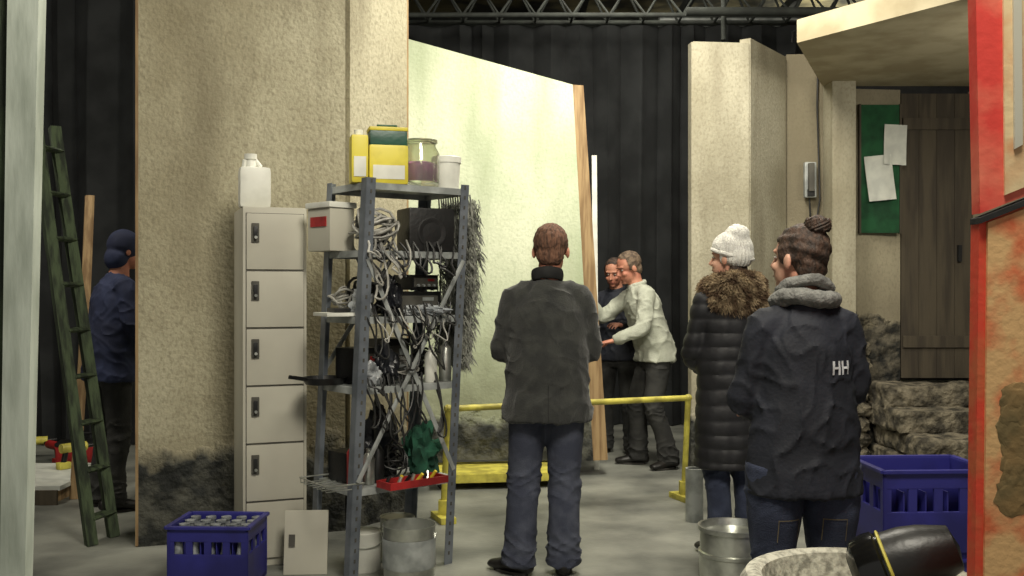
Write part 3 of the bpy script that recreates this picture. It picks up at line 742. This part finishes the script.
def drape(name, m, us, ztop, zlow, seed, r=.005, n=7):
    rd = random.Random(seed); b = B(name)
    for i in range(n):
        u0 = rd.uniform(*us); u1 = u0+rd.uniform(-.13,.16); zb = rd.uniform(zlow, ztop-.08); pts = []; ph = rd.random()*6
        for k in range(17):
            t = k/16; s = math.sin(math.pi*t)
            pts.append(rp(u0+(u1-u0)*t+.022*math.sin(t*11+ph), .04-.075*s**.5-.012*(i % 3), ztop+.02-(ztop-zb)*s**.7+.01*math.sin(t*17+ph)))
        b.tube(pts, r, m, seg=6)
    b.finish()
drape('hanging_cable', M_cab, (.02,.20), Z4+.03, Z3+.06, 3, .006, 5)
drape('hanging_cable', M_cabk, (.05,.45), Z4+.02, Z3+.1, 4, .006, 9)
drape('hanging_cable', M_cabk, (.1,.5), Z3+.04, Z2+.05, 5, .005, 12)
drape('hanging_cable', M_cab, (.1,.5), Z3+.03, Z2+.12, 6, .004, 4)
drape('hanging_cable', M_cabk, (.1,.5), Z2+.03, Z1+.16, 8, .005, 10)
# third level
ebox('amplifier', .42, .22, Z3, .28, .20, .12, M_blk, 0)
ebox('power_supply', .46, .22, Z3+.128, .18, .16, .08, M_blk, .1, 1)
coil('cable_coil', rp(.17,.22,Z3+.003), .10, 10, M_cabk, .008, 6, 1.0)
coil('cable_coil', rp(.08,.31,Z3+.003), .07, 7, M_cab, .006, 26, 1.2)
crumple('plastic_bag', .07, .11, Z3, (.06,.05,.07), M_bagw, 5)
crumple('plastic_bag', .40, .055, Z3, (.12,.035,.03), M_bagw, 6)
crumple('refuse_bag', .22, .08, Z3, (.07,.05,.10), M_bagb, 33)
b = B('cutting_tray'); b.box((0,0,.01), (.22,.16,.018), M_white, bev=.003); b.box((0,-.02,.03), (.12,.09,.02), M_blk, bev=.003); b.finish(loc=rp(-.03,.20,Z3), rotz=ang+1.4)
# second level
ebox('junction_box', .15, .26, Z2, .16, .16, .18, M_blk, .2, 1)
ebox('battery_charger', .36, .29, Z2, .17, .14, .22, M_blk, .1, 0)
coil('cable_coil', rp(.33,.11,Z2+.003), .08, 8, M_cab, .005, 9, .9)
coil('cable_coil', rp(.51,.20,Z2+.003), .075, 9, M_cabk, .007, 10, 1.3)
crumple('plastic_bag', .10, .07, Z2, (.06,.045,.06), M_bagw, 10)
crumple('refuse_bag', .22, .10, Z2, (.055,.055,.11), M_bagb, 44)
def spray(u, v, z, m, h=.17):
    b = B('spray_can'); b.lathe([(0,0),(.03,0),(.033,.01),(.033,h),(.02,h+.02),(.012,h+.03),(.012,h+.05),(0,h+.052)], m); b.finish(loc=rp(u,v,z))
spray(.565, .06, Z2, M_alu); spray(.47, .055, Z2, M_white, .14)
# bottom level
ebox('battery_charger', .13, .25, Z1, .17, .16, .15, M_blk, .1, 0)
crumple('green_cloth_bundle', .49, .13, Z1, (.09,.08,.14), M_gcl, 11, .6)
crumple('refuse_bag', .32, .27, Z1, (.08,.08,.19), M_bagb, 12)
coil('cable_coil', rp(.30,.10,Z1+.003), .07, 9, M_cabk, .005, 13, 1.4)
spray(.06,.10,Z1,M_rcl); spray(.14,.09,Z1,M_alu,.13); spray(.20,.10,Z1,M_blk,.16)
b = B('red_tray'); b.box((0,0,.006), (.34,.12,.008), M_rcl)
for s_ in (-1,1): b.box((0,s_*.06,.02), (.35,.008,.035), M_rcl); b.box((s_*.17,0,.02), (.008,.13,.035), M_rcl)
rd = random.Random(2)
for i in range(9): b.tube([(-.14+.034*i,rd.uniform(-.03,.03),.018), (-.12+.033*i,rd.uniform(-.03,.03),.055)], .009, (M_blk,M_alu,M_yel)[i % 3], seg=8)
b.finish(loc=rp(.30,-.075,Z1+.0), rotz=ang+.02)
b = B('wire_tray'); 
for i in range(7): b.tube([(-.15+.05*i,-.1,.03), (-.15+.05*i,-.1,0.004), (-.15+.05*i,.1,0.004), (-.15+.05*i,.1,.03)], .003, M_alu, seg=5)
b.tube([(-.16,-.1,.03), (.16,-.1,.03), (.16,.1,.03), (-.16,.1,.03)], .004, M_alu, seg=5, closed=True); b.finish(loc=rp(-.03,.16,Z1+.0), rotz=ang+1.5)
b = B('frying_pan'); b.lathe([(0,.003),(.09,.003),(.11,.035),(.115,.035),(.095,0),(0,0)], M_blk); b.tube([(.11,0,.03), (.22,0,.05)], [(.01,.006)]*2, M_blk, seg=8); b.finish(loc=rp(-.02,.30,Z2+.001), rotz=4.0)
# grey scrim netting hanging on the end of the rack
b = B('scrim_netting'); pn = []
for i in range(6500):
    z = 1.05+.88*random.random(); w = .05+.05*math.sin((z-1.05)*3.4)
    u = RW+.015+random.random()*w*.9; v = -.01+random.random()*.3
    pn.append((rp(u, v, z), (rp(1,0,0)-rp(0,0,0)).normalized()*.5+V((0,0,-.3))))
tufts(b, pn, M_net, .05, .0028, down=.9, rnd=.7)
for i in range(14):
    v = .0+.022*i; b.tube([rp(RW+.008, v, 1.95), rp(RW+.03+.03*random.random(), v, 1.7), rp(RW+.04+.04*random.random(), v, 1.4), rp(RW+.03, v, 1.1)], .005, M_net, seg=5)
b.finish(smooth=False)
b = B('paint_bucket'); r, h = .128, .31
b.lathe([(0,0),(r*.93,0),(r*.95,.008),(r,h-.01),(r*1.03,h),(r*.99,h),(r*.93,.04),(0,.03)], M_alu)
b.lathe([(0,.2),(r*.95,.205)], M_bottle)
b.lathe([(r*1.0,h*.35),(r*1.008,h*.36),(r*1.015,h*.8),(r*1.01,h*.81)], M_shelf)
b.tube([(r*1.02*math.cos(a), -.6*r*math.sin(a), h*.86-.75*r*math.sin(a)) for a in [math.pi*i/12 for i in range(13)]], .004, M_alu, seg=6)
b.finish(loc=(-.50, 4.86, 0))
tin('paint_tin', .2, .2, 0.0, .09, .2, M_white, M_white)
tin('paint_tin', .42, .22, 0.0, .09, .24, M_alu, M_alu)

# ------------------------------------------------------------------ crates
def crate(name, loc, rz, w, d, h, bottles=True):
    b = B(name); t = .014
    b.box((0,0,.01), (w,d,.02), M_blue)
    for s_ in (-1, 1):
        for (cx, cy, sx, sy, L, ax) in ((0, s_*(d/2-t/2), w, t, w, 0), (s_*(w/2-t/2), 0, t, d, d, 1)):
            b.box((cx, cy, h-.035), (sx, sy, .07), M_blue, bev=.004); b.box((cx, cy, .09), (sx, sy, .18), M_blue, bev=.004)
            n = 5 if ax == 0 else 4
            for i in range(n):
                f = (i/(n-1)-.5)*(L-.03)
                b.box((cx+(f if ax == 0 else 0), cy+(0 if ax == 0 else f), h/2), (.034 if ax == 0 else t*.8, t*.8 if ax == 0 else .034, h-.04), M_blue)
            b.box((cx+(0 if ax == 0 else s_*.008), cy+(s_*.008 if ax == 0 else 0), h-.002), (sx+.012, sy+.012, .014), M_blue, bev=.003)
    for i in range(1, 5): b.box((-w/2+w*i/5, 0, h*.45), (.005, d-.03, h*.6), M_blue)
    for j in range(1, 4): b.box((0, -d/2+d*j/4, h*.45), (w-.03, .005, h*.6), M_blue)
    if bottles:
        for i in range(5):
            for j in range(4):
                b.lathe([(0,.02),(.03,.02),(.031,h*.5),(.02,h*.72),(.02,h*.92),(.026,h*.93),(.026,h*.97),(0,h*.98)], M_bottle, c=(-w/2+w*(i+.5)/5, -d/2+d*(j+.5)/4, 0), seg=14)
    return b.finish(loc=loc, rotz=rz, smooth=False)
crate('bottle_crate', (-1.45, 4.94, 0), -.04, .39, .32, .31)
crate('bottle_crate', (1.66, 4.08, .40), .05, .44, .34, .34, False)
crate('bottle_crate', (1.66, 4.08, 0), .05, .44, .34, .392, False)
b = B('thermos_flask'); b.lathe([(0,0),(.045,0),(.05,.01),(.05,.2),(.035,.22),(.035,.26),(0,.262)], M_blk); b.finish(loc=(1.70, 4.06, .425))

# ------------------------------------------------------------------ yellow barrier, dolly, tub
b = B('yellow_barrier')
b.cyl((-.42,6.25,.70), (1.22,6.88,.70), .020, M_yelp, seg=14)
for p in ((-.40,6.26), (1.21,6.87)):
    b.cyl((p[0],p[1],.70), (p[0]-.03,p[1],.03), .020, M_yelp, seg=14); b.ball((p[0],p[1],.70), (.028,.028,.028), M_yelp, 2)
    b.box((p[0]-.03,p[1],.02), (.10,.24,.04), M_yelp, bev=.008, rot=(0,0,.36)); b.box((p[0]-.03,p[1],.08), (.06,.06,.1), M_yelp, bev=.006)
b.finish()
b = B('yellow_dolly'); b.box((0,0,.10), (1.0,.5,.03), M_yelp, bev=.008); b.box((0,-.25,.08), (1.02,.02,.06), M_yelp)
for sx in (-.44,.44):
    for sy in (-.18,.18): b.cyl((sx, sy-.015, .035), (sx, sy+.015, .035), .035, M_blk); b.box((sx, sy, .07), (.04,.045,.04), M_metal)
b.finish(loc=(-.10, 7.50, 0), rotz=.14)
b = B('metal_basin'); r = .165
b.lathe([(0,0),(r*.9,0),(r,.02),(r,.13),(r*1.04,.135),(r*1.04,.15),(r*.98,.155),(r*.98,.25),(r*1.05,.255),(r*1.05,.275),(r*.97,.275),(r*.9,.24),(0,.235)], M_alu); b.finish(loc=(1.10, 4.98, 0))
b = B('cardboard_tube'); b.lathe([(.05,0),(.055,0),(.055,.33),(.045,.33),(.045,0)], M_shelf); b.finish(loc=(1.14, 6.25, 0))

# ------------------------------------------------------------------ right foreground
b = B('painted_board')
b.quadprism([(1.03,2.2,1.62), (1.5,2.2,1.80), (1.5,2.2,2.9), (1.005,2.2,2.9)], (0,.04,0), M_red)
b.quadprism([(1.082,2.194,1.66), (1.5,2.194,1.83), (1.5,2.194,2.9), (1.072,2.194,2.9)], (0,.006,0), M_cream)
b.quadprism([(1.012,2.205,0), (1.5,2.205,0), (1.5,2.205,1.78), (1.03,2.205,1.60)], (0,.04,0), M_orange)
b.quadprism([(1.030,2.197,0), (1.5,2.197,0), (1.5,2.197,1.768), (1.046,2.197,1.60)], (0,.008,0), M_tan)
b.quadprism([(1.026,2.19,1.597), (1.5,2.19,1.787), (1.5,2.19,1.80), (1.026,2.19,1.610)], (0,.05,0), M_dark)
b.quadprism([(1.10,2.188,1.76), (1.118,2.188,1.77), (1.112,2.188,2.6), (1.094,2.188,2.6)], (0,.006,0), M_lock)
for i in range(7):
    a = random.Random(i*3+1); b.ball((1.10+.02*a.random(),2.1975,1.00+.035*i), (.028+.02*a.random(),.0035,.03+.02*a.random()), M_smudge, 3, nz=.3, seed=i)
b.finish(smooth=False)
b = B('round_tub'); r = .295; q = .705/.77
b.lathe([(rr_, z_*q) for rr_, z_ in [(0,.0),(r*.8,.0),(r*.84,.03),(r*.97,.70),(r*1.0,.715),(r+.015,.74),(r*1.0,.765),(r*.92,.77),(r*.86,.76),(r*.84,.72),(r*.78,.60),(0,.595)]], M_speck, seg=56)
b.finish(loc=(.915, 2.62, 0))
b = B('lamp_housing'); Mx = Matrix.Translation((0,0,.1)) @ Matrix.Rotation(math.radians(68), 4, 'Y') @ Matrix.Rotation(.25, 4, 'X')
b.lathe([(0,-.03),(.05,-.028),(.078,-.01),(.085,.02),(.085,.04),(.079,.045),(.079,.05)], M_gloss, M=Mx)
b.lathe([(.079,.05),(.083,.052),(.083,.056),(.077,.058)], M_yelp, M=Mx)
b.lathe([(.077,.058),(.077,.1),(.07,.14),(.05,.2),(0,.21)], M_blk, M=Mx)
b.box((.06,0,.03), (.12,.1,.05), M_blk, bev=.01); b.box((.06,0,-.02), (.16,.14,.05), M_blk, bev=.01)
b.finish(loc=(.92, 2.60, .598), scale=1.15)

# ------------------------------------------------------------------ lights
def area(name, loc, tgt, size, e, col=(1,.94,.80)):
    l = bpy.data.lights.new(name, 'AREA'); l.energy = e; l.size = size; l.color = col
    o = bpy.data.objects.new(name, l); S.collection.objects.link(o); o.location = loc
    o.rotation_euler = (V(tgt)-V(loc)).to_track_quat('-Z', 'Y').to_euler(); return o
def spot(name, loc, tgt, e, ang, blend=.6, col=(1,.95,.82), r=.15):
    l = bpy.data.lights.new(name, 'SPOT'); l.energy = e; l.spot_size = math.radians(ang); l.spot_blend = blend; l.color = col; l.shadow_soft_size = r
    o = bpy.data.objects.new(name, l); S.collection.objects.link(o); o.location = loc
    o.rotation_euler = (V(tgt)-V(loc)).to_track_quat('-Z', 'Y').to_euler(); return o
area('front_fill_light', (.6, 1.6, 4.3), (.3, 6.0, 1.0), 1.2, 185)  # added general fill, large soft area lamp above the camera
area('ceiling_light_mid', (1.0, 6.2, 4.5), (.9, 6.8, 0), 1.0, 155)
spot('flat_spotlight', (.7, 5.6, 4.2), (-.15, 7.6, 2.1), 165, 66, 1.0, (1,1,.86))
area('left_area_light', (-3.4, 5.6, 4.0), (-3.2, 8.0, 0), .6, 60)  # area lamp high on the left, aimed down at the floor
area('curtain_fill_light', (1.0, 9.0, 4.5), (1.0, 10.6, 2.0), 1.2, 40)  # added lamp that lifts the dark curtain so its pleats show
area('right_area_light', (3.6, 6.0, 3.0), (2.6, 8.5, 1.2), .8, 28)  # area lamp below the soffit, aimed at the right walls
area('ceiling_fill_light', (4.5, 11.5, 3.7), (4.5, 12.5, 4.8), 1.5, 130)  # added upward fill that brightens the roof structure
w = bpy.data.worlds.new('World'); S.world = w; w.use_nodes = True
w.node_tree.nodes['Background'].inputs[0].default_value = (.92,.9,.82,1); w.node_tree.nodes['Background'].inputs[1].default_value = .36

cd = bpy.data.cameras.new('camera'); cam = bpy.data.objects.new('camera', cd); S.collection.objects.link(cam)
cam.location = (0, 0, 1.456); cam.rotation_euler = (math.pi/2, 0, 0); cd.lens = 36*1000/1024; cd.sensor_width = 36
S.camera = cam
